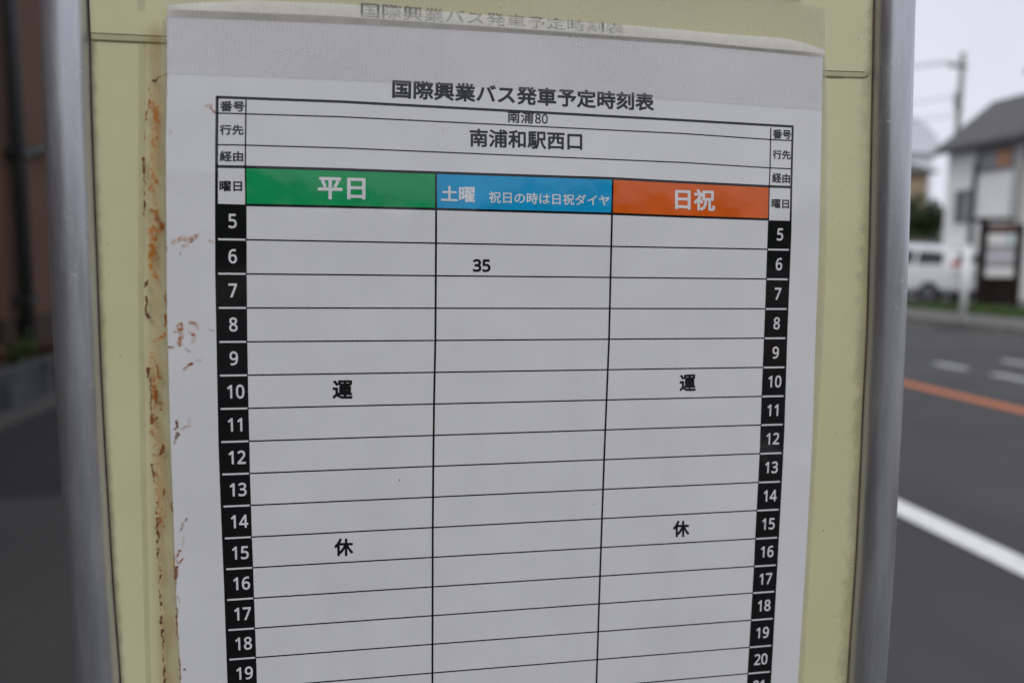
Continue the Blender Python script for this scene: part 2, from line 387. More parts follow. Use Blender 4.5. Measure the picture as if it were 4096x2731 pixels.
M_paper = N('paper')
k = M_paper
c1 = k.mix(k.ramp(k.noise(30, 4), .3, .75), (.775, .775, .80), (.815, .815, .835))
c1 = k.mix(k.ramp(k.noise(9, 5, k.scale(k.pos(), (3.2, 1, .6)), .6), .48, .8, 0, .35), c1, (.66, .655, .65))
c1 = k.mix(k.ramp(k.noise(900, 3), .45, .75, 0, .16), c1, (.55, .55, .56))
k.P(Base_Color=c1); M_paper = gloss(k).m
M_black = mat_print('print_black', (.008, .008, .0085))
M_green = mat_print('print_green', (.004, .34, .11), .10)
M_blue = mat_print('print_blue', (.006, .35, .68), .08)
M_orange = mat_print('print_orange', (.76, .125, .010), .06)
M_white = mat_print('print_white', (.78, .78, .80))

# cream acrylic with dirt creeping in from the tubes
k = N('cream_acrylic')
base = k.mix(k.ramp(k.noise(14, 4), .3, .75), (.68, .64, .385), (.735, .695, .435))
base = k.mix(k.ramp(k.noise(5, 2, k.scale(k.pos(), (6, 1, 1))), .35, .7, 0, .35), base, (.65, .615, .35))
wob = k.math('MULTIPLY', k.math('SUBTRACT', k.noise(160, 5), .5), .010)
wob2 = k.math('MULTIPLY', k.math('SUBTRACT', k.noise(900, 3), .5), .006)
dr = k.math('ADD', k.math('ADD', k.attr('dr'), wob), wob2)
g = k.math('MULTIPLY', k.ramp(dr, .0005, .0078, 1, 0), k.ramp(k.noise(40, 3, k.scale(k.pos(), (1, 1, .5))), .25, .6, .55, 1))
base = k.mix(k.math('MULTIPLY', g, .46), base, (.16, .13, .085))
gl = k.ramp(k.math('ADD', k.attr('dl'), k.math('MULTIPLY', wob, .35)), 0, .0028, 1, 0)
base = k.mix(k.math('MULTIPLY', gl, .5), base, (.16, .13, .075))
spk = k.ramp(k.noise(700, 2), .73, .78, 0, .6)
base = k.mix(spk, base, (.20, .17, .09))
k.P(Base_Color=base, Roughness=.24, Specular_IOR_Level=.45)
k.bump(k.noise(60, 3), .25, .0006)
M_cream = k.m

# brushed aluminium with scratches
k = N('aluminium')
p = k.pos()
br = k.noise(1, 3, k.scale(p, (2600, 2600, 14)))
sm = k.noise(38, 5, k.scale(p, (1.6, 1.6, .16)), .66)
scr = k.ramp(k.math('ABSOLUTE', k.math('SUBTRACT', k.noise(150, 2, k.scale(p, (1, 1, .55)), .5, 1.2), .5)), 0, .006, 1, 0)
scr = k.math('MULTIPLY', scr, k.ramp(k.noise(28, 2), .46, .58, 0, 1))
col = k.mix(k.ramp(sm, .35, .72), (.46, .465, .49), (.67, .675, .70))
col = k.mix(k.math('MULTIPLY', scr, .6), col, (.85, .85, .86))
k.P(Base_Color=col, Metallic=.82, Roughness=k.math('ADD', k.ramp(sm, .3, .8, .27, .38), k.math('MULTIPLY', br, .06)))
k.bump(k.math('ADD', br, k.math('MULTIPLY', scr, -1.5)), .18, .0002)
M_alu = k.m
M_gasket = simple('dirty_gasket', (.085, .062, .043), .8, 0, .5, 120)
M_dirt = simple('seam_dirt', (.13, .105, .06), .9, 0, .5, 400)

board = empty('bus_stop_board', (.114, 0, 0), 'cream bus stop notice board framed by two dull aluminium tubes, carrying the timetable', 'notice board')

def tubeline(inn, out, z):
    zz = min(max(z, -285), 30)
    a, b = interp(inn, zz), interp(out, zz)
    return (a+b)/2, abs(b-a)/2
def post(inn, out):
    m = MB(); n = 40; zs = [300, 200, 120, 60, 30]+[30-i*15.75 for i in range(1, 21)]+[-330, -420, -600, -900, -Z0*1000]
    ring = []
    for z in zs:
        c, r = tubeline(inn, out, z)
        for i in range(n):
            a = 2*math.pi*i/n
            ca, sa = math.cos(a), math.sin(a)
            ca = math.copysign(abs(ca)**.85, ca); sa = math.copysign(abs(sa)**.85, sa)
            ring.append(P(c+r*ca, z, -4+10.5*sa))
    fs = [(j*n+i, j*n+(i+1) % n, (j+1)*n+(i+1) % n, (j+1)*n+i) for j in range(len(zs)-1) for i in range(n)]
    m.add(ring, fs+[tuple(range(n))])
    return m.build('frame_post', M_alu, board, smooth=True)
post(frLin, frLout); post(frRin, frRout)

def grid(f, xs, zs):
    """f(s,t)->point over a regular grid; returns verts, faces"""
    vs = [f(x, z) for z in zs for x in xs]; n = len(xs)
    fs = [(j*n+i, j*n+i+1, (j+1)*n+i+1, (j+1)*n+i) for j in range(len(zs)-1) for i in range(n-1)]
    return vs, fs

def cl_(z): return min(max(z, -285), 30)
BOT, TOP = -430, 250
ss = [0, .004, .008, .012, .02, .04]+[.04+.9*i/20 for i in range(1, 21)]+[.955, .965, .975, .98, .985, .99, .994, .997, 1]
zs = np.linspace(BOT, TOP, 90)
m = MB(); dl, drr = [], []
def pf(s, z):
    a, b = interp(frLin, cl_(z))-2.5, interp(frRin, cl_(z))+2
    x = a+(b-a)*s
    dl.append((x-a-2.5)/1000); drr.append((b-2-x)/1000)
    return P(x, z, -2.0)
m.add(*grid(pf, ss, zs))
nv = len(m.v)
# back and edges: the panel is a 4 mm sheet
a0, b0 = interp(frLin, BOT)-2.5, interp(frRin, cl_(BOT))+2
a1, b1 = interp(frLin, TOP)-2.5, interp(frRin, cl_(TOP))+2
m.add([P(a0, BOT, -6), P(b0, BOT, -6), P(b1, TOP, -6), P(a1, TOP, -6)], [(0, 3, 2, 1)])
m.quad(P(a0, BOT, -2), P(b0, BOT, -2), P(b0, BOT, -6), P(a0, BOT, -6)).quad(P(a1, TOP, -2), P(b1, TOP, -2), P(b1, TOP, -6), P(a1, TOP, -6))
ex = len(m.v)-nv
m.attr = {'dl': dl+[1]*ex, 'dr': drr+[1]*ex}
m.build('panel', M_cream, board)

# upper cover sheet, bevelled lower edge, rounded corner
def outline(ins):
    pts = [(-56.0, -7.6+ins), (-30, -7.2+ins), (261, -4.3+ins), (283.4-ins*.2, -3.8+ins)]
    r = 4.0-min(ins, 3)*.7
    cx, cz = 287.2-ins-r, -3.6+ins+r
    pts += [(cx+r*math.sin(t), cz-r*math.cos(t)) for t in [math.radians(a) for a in (8, 25, 45, 65, 85)]]
    return pts+[(286.6-ins, 12), (284.6-ins, 40), (284.4-ins, 200), (-56.0, 200)]
o1, o2, o3 = outline(0), outline(.5), outline(2.7)
m = MB(); n = len(o1)
m.add([P(x, z, -2.0) for x, z in o1]+[P(x, z, -1.35) for x, z in o2]+[P(x, z, -.9) for x, z in o3],
      [(i, (i+1) % n, (i+1) % n+n, i+n) for i in range(n)]+[(i+n, (i+1) % n+n, (i+1) % n+2*n, i+2*n) for i in range(n)]+[tuple(range(2*n, 3*n))])
m.attr = {'dl': [1]*(3*n), 'dr': [max(0, (288.5-x))/1000 for o in (o1, o2, o3) for x, z in o]}
m.build('cover_sheet', M_cream, board)

def strip(m, pts, w, h):
    """flat ribbon along mm points"""
    for (x0, z0), (x1, z1) in zip(pts[:-1], pts[1:]):
        dx, dz = x1-x0, z1-z0; L = math.hypot(dx, dz) or 1
        ux, uz = -dz/L*w/2, dx/L*w/2
        m.quad(P(x0-ux, z0-uz, h), P(x1-ux, z1-uz, h), P(x1+ux, z1+uz, h), P(x0+ux, z0+uz, h))
    return m
m = MB()
strip(m, o3[:4], .28, -.86)
strip(m, [(x, z-.1) for x, z in o1[:3]], .12, -1.9)
strip(m, [(261, -4.4), (266, -4.55), (273, -4.2)], .22, -1.9)
m.build('seam', M_dirt, board)
# dark gaskets between panel and tubes
zz = [TOP, 30]+[30-i*15.75 for i in range(1, 21)]+[BOT]
for inn, w, sgn in ((frRin, .8, 1), (frLin, .45, -1)):
    m = MB()
    for z0, z1 in zip(zz[:-1], zz[1:]):
        x0, x1 = interp(inn, cl_(z0)), interp(inn, cl_(z1))
        m.quad(P(x0-sgn*w*.55, z0, -1.5), P(x1-sgn*w*.55, z1, -1.5), P(x1+sgn*w*.6, z1, -1.2), P(x0+sgn*w*.6, z0, -1.2))
    m.build('gasket', M_gasket, board)
# clear tape edge showing as a slightly darker band
k = N('old_film'); k.P(Base_Color=(.36, .335, .20), Roughness=.3); k.alpha(k.ramp(k.noise(60, 3), .3, .7, .10, .18)); M_film = k.m
m = MB()
zs2 = [140, 8]+list(range(-10, -430, -20))
for z0, z1 in zip(zs2[:-1], zs2[1:]):
    f = lambda pl, z: interp(pl, z)
    m.quad(P(f(FILM_A, z0), z0, -.7 if z0 > -8 else -1.8), P(f(FILM_A, z1), z1, -.7 if z1 > -8 else -1.8),
           P(f(FILM_B, z1), z1, -.7 if z1 > -8 else -1.8), P(f(FILM_B, z0), z0, -.7 if z0 > -8 else -1.8))
m.build('film_edge', M_film, board)
m = MB().box(-.115, .355, .0165, .030, Z0-.470, Z0-.430, bev=.003)
m.build('lower_rail', M_alu, board)
m = MB().box(-.115, .355, .0165, .030, Z0+.250, Z0+.285, bev=.003)
m.build('upper_rail', M_alu, board)
m = MB().box(-.16, .40, -.16, .18, .004, .10, bev=.015)
m.build('base', simple('concrete_base', (.30, .30, .29), .9, 0, .2, 12, .004), board)

# ------------------------------------------------------------------ the timetable sheet
tt = empty('timetable', (.115, 0, Z0-.18), 'white bus timetable sheet with green, blue and orange day headings taped to the board', 'timetable')
NR = 18
RLX = RL+[(.3, RL[-1][1]-13.95*(i+1)) for i in range(NR-len(RL))]
RRX = RR+[(237.6, RR[-1][1]-14.2*(i+1)) for i in range(NR-len(RR))]
BOTL, BOTR = RLX[-1][1]-13.95, RRX[-1][1]-14.2
m = MB()
pt = sorted(PT)
def sheet(s, t):
    zb = -412
    zt = float(np.interp(-27.3+s*287.6, [p[0] for p in pt], [p[1] for p in pt]))
    z = zt+(zb-zt)*t
    a, b = interp(PL, z), interp(PR, z)
    return P(a+(b-a)*s, z, 0)
m.add(*grid(sheet, np.linspace(0, 1, 24), np.linspace(0, 1, 40)))
m.build('sheet', M_paper, tt)

# clear laminate margin round the paper
k = N('laminate'); k.P(Base_Color=(.60, .56, .43), Roughness=.12); k.alpha(k.ramp(k.noise(70, 4), .3, .75, .22, .42)); M_lam = k.m
zt = list(range(2, -420, -14))
def lx(pl, z): return interp(pl, z)
for lam, pap, d in ((LAML, PL, -.05), (LAMR, PR, .05)):
    m = MB()
    for z0, z1 in zip(zt[:-1], zt[1:]):
        m.quad(P(lx(lam, z0), z0, -.15), P(lx(lam, z1), z1, -.15), P(lx(pap, z1)+d, z1, -.1), P(lx(pap, z0)+d, z0, -.1))
    m.build('laminate_margin', M_lam, tt)

# black ruling: outer border, header lines, row lines, column lines
m = MB()
def line(pts, w, h=.05): strip(m, pts, w*1.2, h)
line(HT, .9); line(HA, .46); line(HB, .46); line(HC, .95); line(HD, .85)
olb = OL+[(-11.8, BOTL)]; orb = OR+[(250.4, BOTR)]
line([(x+.45, z) for x, z in olb], .95); line([(x-.4, z) for x, z in orb], .85, .06)
v0 = V0+RLX[len(RL):]+[(.3, BOTL)]; v3 = V3+RRX[len(RR):]+[(237.6, BOTR)]
line(v0[:4], .5); line(v3[:4], .5)
line(v0[3:], .35, .055); line(v3[3:], .35, .055)
line(V1+[(78.6, BOTL)], .74, .06); line(V2+[(158, BOTL-.1)], .74, .06)
for (a, b) in zip(RLX, RRX): line([a, b], .50)
line([(olb[-1][0], BOTL), (orb[-1][0], BOTR)], .9)
m.build('ruling', M_black, tt)

# lettering ---------------------------------------------------------
DG = bpy.context.evaluated_depsgraph_get
_glyph = {}
def glyphs(text):
    if text in _glyph: return _glyph[text]
    c = bpy.data.curves.new('lettering', 'FONT')
    c.body = text; c.size = 1; c.fill_mode = 'FRONT'; c.resolution_u = 3
    o = bpy.data.objects.new('lettering', c); COL.objects.link(o)
    dg = DG(); dg.update()
    me = bpy.data.meshes.new_from_object(o.evaluated_get(dg))
    r = ([(v.co.x, v.co.y) for v in me.vertices], [tuple(p.vertices) for p in me.polygons])
    bpy.data.objects.remove(o); bpy.data.curves.remove(c); bpy.data.meshes.remove(me)
    _glyph[text] = r
    return r
def bold(text, rad):
    v, f = glyphs(text)
    out = []
    for i in range(8 if rad else 1):
        a = 2*math.pi*i/8
        out.append(([(x+rad*math.cos(a), y+rad*math.sin(a)) for x, y in v], f, i))
    return out
def lettering(text, quad, mat, parent, rad=.02, h=.08, name='lettering'):
    """text fitted into a quadrilateral on the board (TL, TR, BR, BL in mm)"""
    ls = bold(text, rad)
    xs = [p[0] for l in ls for p in l[0]]; ys = [p[1] for l in ls for p in l[0]]
    x0, x1, y0, y1 = min(xs), max(xs), min(ys), max(ys)
    tl, tr, br, bl = quad
    m = MB(); m.keep = True
    for v, f, i in ls:
        pts = []
        for x, y in v:
            s, t = (x-x0)/(x1-x0), (y-y0)/(y1-y0)
            q = [(bl[j]*(1-s)+br[j]*s)*(1-t)+(tl[j]*(1-s)+tr[j]*s)*t for j in (0, 1)]
            pts.append(P(q[0], q[1], h+i*.004))
        m.add(pts, f)
    return m.build(name, mat, parent)
DIG = dict(zip('0123456789', '𝟢𝟣𝟤𝟥𝟦𝟧𝟨𝟩𝟪𝟫'))
def numeral(s, cx, cz, cap, mat, parent, xs=.86, rad=.020, h=.09):
    text = ''.join(DIG[c] for c in s)
    em = cap/.70
    m = MB(); m.keep = True
    adv = .572*len(s)
    for v, f, i in bold(text, rad):
        m.add([P(cx+(x-adv/2)*em*xs, cz+(y-.35)*em, h+i*.004) for x, y in v], f)
    return m.build('numeral', mat, parent)

lettering(*TXT['title'], M_black, tt, .028)
lettering(*TXT['route'], M_black, tt, .018)
lettering(''.join(DIG[c] for c in '80'), TXT['route_no'][1], M_black, tt, .012)
lettering(*TXT['dest'], M_black, tt, .024)
for q in ('la', 'lb', 'lc', 'ld', 'ra', 'rb', 'rc', 'rd'): lettering(*TXT[q], M_black, tt, .027)
for q in ('unl', 'unr', 'kyl', 'kyr'): lettering(*TXT[q], M_black, tt, .030)
lettering(''.join(DIG[c] for c in '35'), TXT['n35'][1], M_black, tt, .036)

def at(pl, x):
    q = sorted(pl); return float(np.interp(x, [p[0] for p in q], [p[1] for p in q]))
def header(x0, x1, y0, y1, mat, label):
    m = MB()
    xs = np.linspace(0, 1, 5)
    for s0, s1 in zip(xs[:-1], xs[1:]):
        xa, xb = x0[0]+(x1[0]-x0[0])*s0, x0[0]+(x1[0]-x0[0])*s1
        xc, xd = x0[1]+(x1[1]-x0[1])*s0, x0[1]+(x1[1]-x0[1])*s1
        m.quad(P(xc, at(HD, xc), .03), P(xd, at(HD, xd), .03), P(xb, at(HC, xb), .03), P(xa, at(HC, xa), .03))
    return m.build('day_heading', mat, tt, label)
hg = header((1.1, .8), (79.9, 80), 0, 0, M_green, 'green weekday heading with white lettering')
hb = header((79.9, 80), (159.7, 159.8), 0, 0, M_blue, 'blue Saturday heading with white lettering')
ho = header((159.7, 159.8), (236.5, 236.9), 0, 0, M_orange, 'orange Sunday and holiday heading with white lettering')
lettering(*TXT['green'], M_white, hg, .026)
lettering(*TXT['blue'], M_white, hb, .026)
lettering(*TXT['blue2'], M_white, hb, .016)
lettering(*TXT['orange'], M_white, ho, .027)

# hour cells down both sides
def cells(side):
    rows = RLX if side == 'l' else RRX
    for k in range(NR+1):
        if side == 'l':
            zt_ = at(HD, 0)+.6 if k == 0 else rows[k-1][1]
            zb_ = BOTL if k == NR else rows[k][1]
            outer = lambda z: interp(olb, z)+.85
            inner = lambda z: interp(v0, z)
        else:
            zt_ = at(HD, 237) if k == 0 else rows[k-1][1]-.1
            zb_ = BOTR if k == NR else rows[k][1]-.1
            outer = lambda z: interp(orb, z)-.75
            inner = lambda z: interp(v3, z)
        a, b = zt_-.40, zb_+.40
        m = MB()
        zm = (a+b)/2
        for p, q in ((a, zm), (zm, b)):
            m.quad(P(outer(p), p, .03), P(inner(p), p, .03), P(inner(q), q, .03), P(outer(q), q, .03))
        c = m.build('hour_cell', M_black, tt)
        xm = (interp(olb, zm)+inner(zm))/2+.2 if side == 'l' else (interp(orb, zm)+inner(zm))/2
        numeral(str(5+k), xm+(.9 if side == 'l' and k > 4 else .5 if side == 'l' else .2), zm+.1, 5.45 if side == 'l' else 5.35, M_white, c)
cells('l'); cells('r')

# specks of dirt on sheet and board
M_speck = simple('speck_brown', (.055, .030, .020), .8, 0, .5, 600)
for x, z, w, h in SPECKS:
    m = MB(); m.keep = True
    n = 9
    on = -27 < x < 262
    vs = [P(x+w/2*math.cos(2*math.pi*i/n)*random.uniform(.6, 1.1), z+h/2*math.sin(2*math.pi*i/n)*random.uniform(.6, 1.1), .16 if on else -.6 if z > 0 else -1.9) for i in range(n)]
    m.add(vs, [tuple(range(n))[::-1]])
    m.build('dirt_speck', M_speck, tt if on else board)

# rust that has crept under the film along the sheet's left edge
gx, gz = np.arange(-45, -8.5, .4), np.arange(-290, 2, .4)
X, Zg = np.meshgrid(gx, gz)
den = np.zeros_like(X); ton = np.zeros_like(X)
rng = np.random.default_rng(3)
wx = np.kron(rng.normal(size=(X.shape[0]//5+2, X.shape[1]//5+2)), np.ones((5, 5)))[:X.shape[0], :X.shape[1]]
for _ in range(2):
    wx = (wx+np.roll(wx, 1, 0)+np.roll(wx, -1, 0)+np.roll(wx, 1, 1)+np.roll(wx, -1, 1))/5
wx = wx*.30
for pts, w, inten, tone in STROKES:
    for (x0, z0), (x1, z1) in zip(pts[:-1], pts[1:]):
        dx, dz = x1-x0, z1-z0; L2 = dx*dx+dz*dz+1e-9
        t = np.clip(((X+wx-x0)*dx+(Zg-z0)*dz)/L2, 0, 1)
        d = np.hypot(X+wx-(x0+t*dx), Zg-(z0+t*dz))
        a = np.clip(1-(d/(w*(.62 if max(x0, x1) > -31 else .8)+.30))**2, 0, 1)*inten*(.70 if max(x0, x1) > -31 else 1)
        ton = np.where(a > den, tone, ton); den = np.maximum(den, a)
sx = np.interp(-Zg, [-p[1] for p in STAIN], [p[0] for p in STAIN])
yel = np.exp(-((X-sx)/3.2)**2)*np.clip((-Zg+2)/8, 0, 1)*(X < np.array([interp(PL, z) for z in gz])[:, None]+.3)
m = MB(); m.keep = True
inside = np.array([interp(PL, z) for z in gz])[:, None] < X
hh = np.where(inside, .15, .02)
vs = [P(X[j, i], Zg[j, i], hh[j, i]) for j in range(len(gz)) for i in range(len(gx))]
n = len(gx)
fs = []
act = (den > 0) | (yel > .03)
for j in range(len(gz)-1):
    for i in range(n-1):
        if act[j:j+2, i:i+2].any(): fs.append((j*n+i, j*n+i+1, (j+1)*n+i+1, (j+1)*n+i))
m.add(vs, fs)
m.attr = {'den': den.ravel(), 'tone': ton.ravel(), 'yel': yel.ravel()}
k = N('rust')
d = k.attr('den')
nz = k.math('ADD', k.math('MULTIPLY', k.math('SUBTRACT', k.noise(1300, 5, None, .7), .5), 1.7), k.math('MULTIPLY', k.math('SUBTRACT', k.noise(420, 3, None, .6), .5), 2.6))
al = k.math('MULTIPLY', k.math('ADD', k.math('SUBTRACT', d, .22), k.math('MULTIPLY', nz, k.ramp(d, 0, .35))), 1.5, True)
halo = k.math('MULTIPLY', d, k.ramp(k.noise(350, 4, None, .6), .3, .7, .30, .75))
al = k.math('MAXIMUM', al, halo)
ya = k.math('MULTIPLY', k.attr('yel'), k.ramp(k.noise(90, 4, k.scale(k.pos(), (1.5, 1, .5))), .3, .75, .14, .5))
colr = k.mix(k.attr('tone'), (.60, .185, .006), (.105, .021, .008))
colr = k.mix(k.ramp(al, .12, .55), (.60, .27, .05), colr)
colr = k.mix(k.math('MULTIPLY', k.math('LESS_THAN', al, .03), 1), colr, (.40, .25, .07))
k.P(Base_Color=colr, Roughness=.5, Specular_IOR_Level=.2)
k.alpha(k.math('MAXIMUM', k.math('MULTIPLY', al, .9), ya))
m.build('rust_stain', k.m, tt)

# ------------------------------------------------------------------ woven clear tape along the top of the sheet
lamt = sorted(LAMT)
def bulge(x, z):
    """mm the tape stands off: it bridges the curled upper edge of the laminate"""
    z1, z2, z3 = at(lamt, x), at(MILKB, x), float(np.interp(x, [p[0] for p in pt], [p[1] for p in pt]))
    top = .75*min(1, max(0, (x+27.6)/9), max(0, (262-x)/14))
    return float(np.interp(z, [z3-1.2, z3, z2, z1, z1+2], [0, .12, top, .10, -.35 if z1 > 0 else 0]))
k = N('ghost_lettering'); k.P(Base_Color=(.05, .06, .085), Roughness=.5); k.alpha(k.math('MULTIPLY', k.attr('a'), k.ramp(k.noise(260, 3, k.scale(k.pos(), (1, 1, 2))), .3, .6, .45, 1.1))); M_ghost = k.m  # faint dark repeat of the title across the sheet's upper edge
def ghost(text, quad, rad):
    o = lettering(text, quad, M_ghost, tt, rad, 0)
    me = o.data; off = Vector(tt.location); av = []
    for v in me.vertices:
        q = v.co+off
        layer = -q.y*.02
        x, z = q.x*1000, (q.z-Z0)*1000
        on = z < at(lamt, x)+.1
        q.y = -(bulge(x, z)+.08+rad)/1000-layer
        v.co = q-off; av.append(.06 if on else .27)
    t = me.attributes.new('a', 'FLOAT', 'POINT'); t.data.foreach_set('value', av)
ghost(TXT['ghost'][0], TXT['ghost'][1], .036)

tape = empty('adhesive_tape', (.117, -.0004, Z0+.005), 'wide clear woven tape stuck across the top edge of the timetable', 'adhesive tape')
def weave(name, white, dark, aw, ad):
    k = N(name)
    sx_ = k.n('SeparateXYZ'); k.set(sx_.inputs[0], k.pos())
    wv = k.math('MULTIPLY', k.math('SUBTRACT', k.noise(120, 2), .5), .0007)
    cb = k.n('CombineXYZ'); k.set(cb.inputs[0], sx_.outputs[2]); k.set(cb.inputs[1], k.math('ADD', sx_.outputs[0], wv))
    b = k.n('TexBrick'); k.set(b.inputs['Vector'], cb.outputs[0])
    b.offset = .5
    b.inputs['Scale'].default_value = 1; b.inputs['Mortar Size'].default_value = .00017; b.inputs['Mortar Smooth'].default_value = .6
    b.inputs['Brick Width'].default_value = .00088; b.inputs['Row Height'].default_value = .00158
    b.inputs['Color1'].default_value = (1, 1, 1, 1); b.inputs['Color2'].default_value = (.72, .72, .72, 1); b.inputs['Mortar'].default_value = (0, 0, 0, 1)
    fac = b.outputs['Color']
    bw = k.n('RGBToBW'); k.set(bw.inputs[0], fac); v = bw.outputs[0]
    st = k.ramp(k.noise(16, 4), .3, .8)
    colw = k.mix(v, dark, white)
    k.P(Base_Color=colw, Roughness=.34)
    a = k.math('ADD', k.math('MULTIPLY', v, aw-ad), ad)
    k.film(k.math('MULTIPLY', a, k.math('ADD', k.math('MULTIPLY', st, .5), .75)), colw, .56)
    k.bump(v, .2, .0002)
    return k.m
M_tape = weave('woven_tape', (1, 1, 1), (.58, .56, .51), .24, .36)
tp = [(-27.4, 28), (60, 29), (150, 29), (235, 28.4), (250.3, 27.9), (260.3, 27.0)]
bt = [(-27.8, -19.1), (40.4, -17.9), (114.6, -17.9), (191.7, -18.9), (263.1, -20.0)]
m = MB()
tg = [0, .12, .25, .35]+list(np.linspace(.38, .56, 26))+[.6, .7, .8, .9, 1]
def tapef(s, t):
    x0 = -27.6+s*288; zt_ = at(tp, x0); zb_ = at(bt, x0)
    xl = -27.4+(-27.9+27.4)*t; xr = 260.3+(263.1-260.3)*t
    x, z = xl+(xr-xl)*s, zt_+(zb_-zt_)*t
    return P(x, z, .32+max(-.35, bulge(x, z)))
m.add(*grid(tapef, np.linspace(0, 1, 90), tg))
m.build('woven_film', M_tape, tape, smooth=True)
# milky band where the tape bridges the laminate edge without sticking
k = N('milky_gap')
k.P(Base_Color=(.95, .94, .91), Roughness=.5); k.film(k.math('MULTIPLY', k.attr('a'), k.ramp(k.noise(200, 3), .2, .7, .9, 1)), (.95, .94, .91), .15)
m = MB(); aa = []
def milk(s, t):
    x = -26.9+s*288.2
    zt_ = at(lamt, x)-.1; zb_ = at(MILKB, x)-.2
    z = zt_+(zb_-zt_)*t
    aa.append(.86 if t < .97 else .5)
    return P(x, z, bulge(x, z)+.03)
m.add(*grid(milk, np.linspace(0, 1, 60), [0, .2, .4, .6, .8, .9, 1.0]))
m.attr = {'a': aa}
m.build('milky_band', k.m, tape)
# brownish laminate lip between the milky band and the paper
k = N('brown_lip'); k.P(Base_Color=(.84, .80, .76), Roughness=.4); k.alpha(k.ramp(k.noise(60, 4), .3, .7, .6, .9))
m = MB()
def lip(s, t):
    x = -27.2+s*288.0
    zt_ = at(MILKB, x)+.0; zb_ = float(np.interp(x, [p[0] for p in pt], [p[1] for p in pt]))-.1
    z = zt_+(zb_-zt_)*t
    return P(x, z, bulge(x, z)+.02)
m.add(*grid(lip, np.linspace(0, 1, 60), [0, .25, .5, .75, 1]))
m.build('laminate_lip', k.m, tape)
# the card above, only its lower edge shows at the top of the picture
card = empty('notice_card', (.15, -.001, Z0+.05), 'edge of a card, its shadow painted in, fixed to the board above the tape', 'card')
M_card = simple('card_brown_shaded', (.16, .13, .09), .7, 0, .2, 40)  # shadow along the card's edge put into its dark brown
MB().box(.05, .2468, -.0012, .0007, Z0+.0312, Z0+.078).build('card_sheet', M_card, card)

# ------------------------------------------------------------------ ground, road, kerbs
def flat(name, x0, x1, y0, y1, z, mat, nx=1, ny=1):
    m = MB().add(*grid(lambda x, y: (x, y, z), np.linspace(x0, x1, nx+1), np.linspace(y0, y1, ny+1)))
    return tag(m.build(name, mat), kind='structure')
def asphalt(name, col, patch=.2):
    k = N(name)
    a = k.ramp(k.noise(.55, 5, None, .6), .3, .75)
    c = k.mix(a, tuple(v*(1-patch) for v in col), tuple(v*(1+patch) for v in col))
    c = k.mix(k.ramp(k.noise(160, 2), .35, .75, 0, .45), c, tuple(v*1.9 for v in col))
    c = k.mix(k.ramp(k.noise(2.2, 4, k.scale(k.pos(), (1.6, .25, 1))), .5, .75, 0, .3), c, tuple(v*.6 for v in col))
    k.P(Base_Color=c, Roughness=.85, Specular_IOR_Level=.35); k.bump(k.noise(220, 3), .5, .004)
    return k.m
M_road = asphalt('asphalt', (.050, .049, .051))
M_lot = asphalt('lot_asphalt', (.10, .098, .096))
M_ground = simple('soil', (.12, .11, .085), .95, 0, .25, .5)
flat('ground', -300, 400, -200, 900, -.02, M_ground)
flat('road', -2.42, 11.1, -60, 400, 0, M_road)
flat('road_patch', -2.42, .2, -9, 3.64, .004, asphalt('patch_asphalt', (.046, .044, .042)))
M_con = simple('kerb_concrete', (.15, .145, .138), .9, 0, .25, 6, .004)
m = MB().box(11.1, 11.27, -60, 300, -.01, .15, bev=.02); tag(m.build('kerb', M_con), kind='structure')
m = MB().box(-2.62, -2.42, -60, 60, -.01, .06, bev=.02); tag(m.build('kerb', simple('kerb_dark', (.065, .061, .056), .9, 0, .25, 6, .004)), kind='structure')  # near kerb, a darker tone of the far kerb's concrete
m = MB().box(11.27, 13.0, -60, 300, -.01, .146); tag(m.build('pavement', simple('pavement_slab', (.115, .11, .105), .9, 0, .2, 3, .003)), kind='structure')
m = MB().box(13.0, 60, -60, 300, -.01, .142); tag(m.build('parking_lot', M_lot), kind='structure')
m = MB().box(10.55, 11.1, -60, 300, -.006, .006); tag(m.build('gutter', simple('gutter', (.07, .068, .064), .9, 0, .25, 4, .003)), kind='structure')

def paint(name, col):
    k = N(name)
    c = k.mix(k.ramp(k.noise(30, 5), .52, .78, 0, .6), col, (.16, .16, .16))
    k.P(Base_Color=c, Roughness=.7); return k.m
M_wp, M_op = paint('road_paint_white', (.72, .72, .71)), paint('road_paint_orange', (.50, .145, .05))
flat('edge_line', 2.53, 2.69, -40, 200, .005, M_wp)
flat('centre_line', 5.28, 5.46, -40, 200, .005, M_op)
m = MB()
for x in (6.84, 7.95):
    off = 7.25 if x < 7 else 7.42
    for i in range(-9, 1):
        y = off+i*.875
        m.quad((x-.075, y, .005), (x+.075, y, .005), (x+.075, y+.5, .005), (x-.075, y+.5, .005))
tag(m.build('dashed_line', paint('road_paint_worn', (.47, .47, .48))), kind='structure')

flat('shoulder', -2.42, 1.1, 3.64, 60, .003, asphalt('shaded_asphalt', (.020, .0195, .0195)))  # dark strip: shade beside the brown building put into the asphalt colour

# verge in front of the sign board: short grass
gr = MB(); gr.keep = True
random.seed(11)
for i in range(9000):
    x, y = random.uniform(13.05, 15.2), random.uniform(12.2, 17.4)
    if math.sin(x*3.1)+math.sin(y*2.3+x)+random.uniform(-1, 1) < -.6: continue
    h, a, l = random.uniform(.05, .16), random.uniform(0, 6.28), random.uniform(-.05, .05)
    w = .012
    gr.add([(x-w*math.cos(a), y-w*math.sin(a), .14), (x+w*math.cos(a), y+w*math.sin(a), .14), (x+l, y+l*.6, .14+h)], [(0, 1, 2)])
tag(gr.build('grass', simple('grass_blade', (.045, .085, .014), .7, 0, .35, 3)), 'strip of short green grass beside the far pavement', 'grass', kind='stuff')

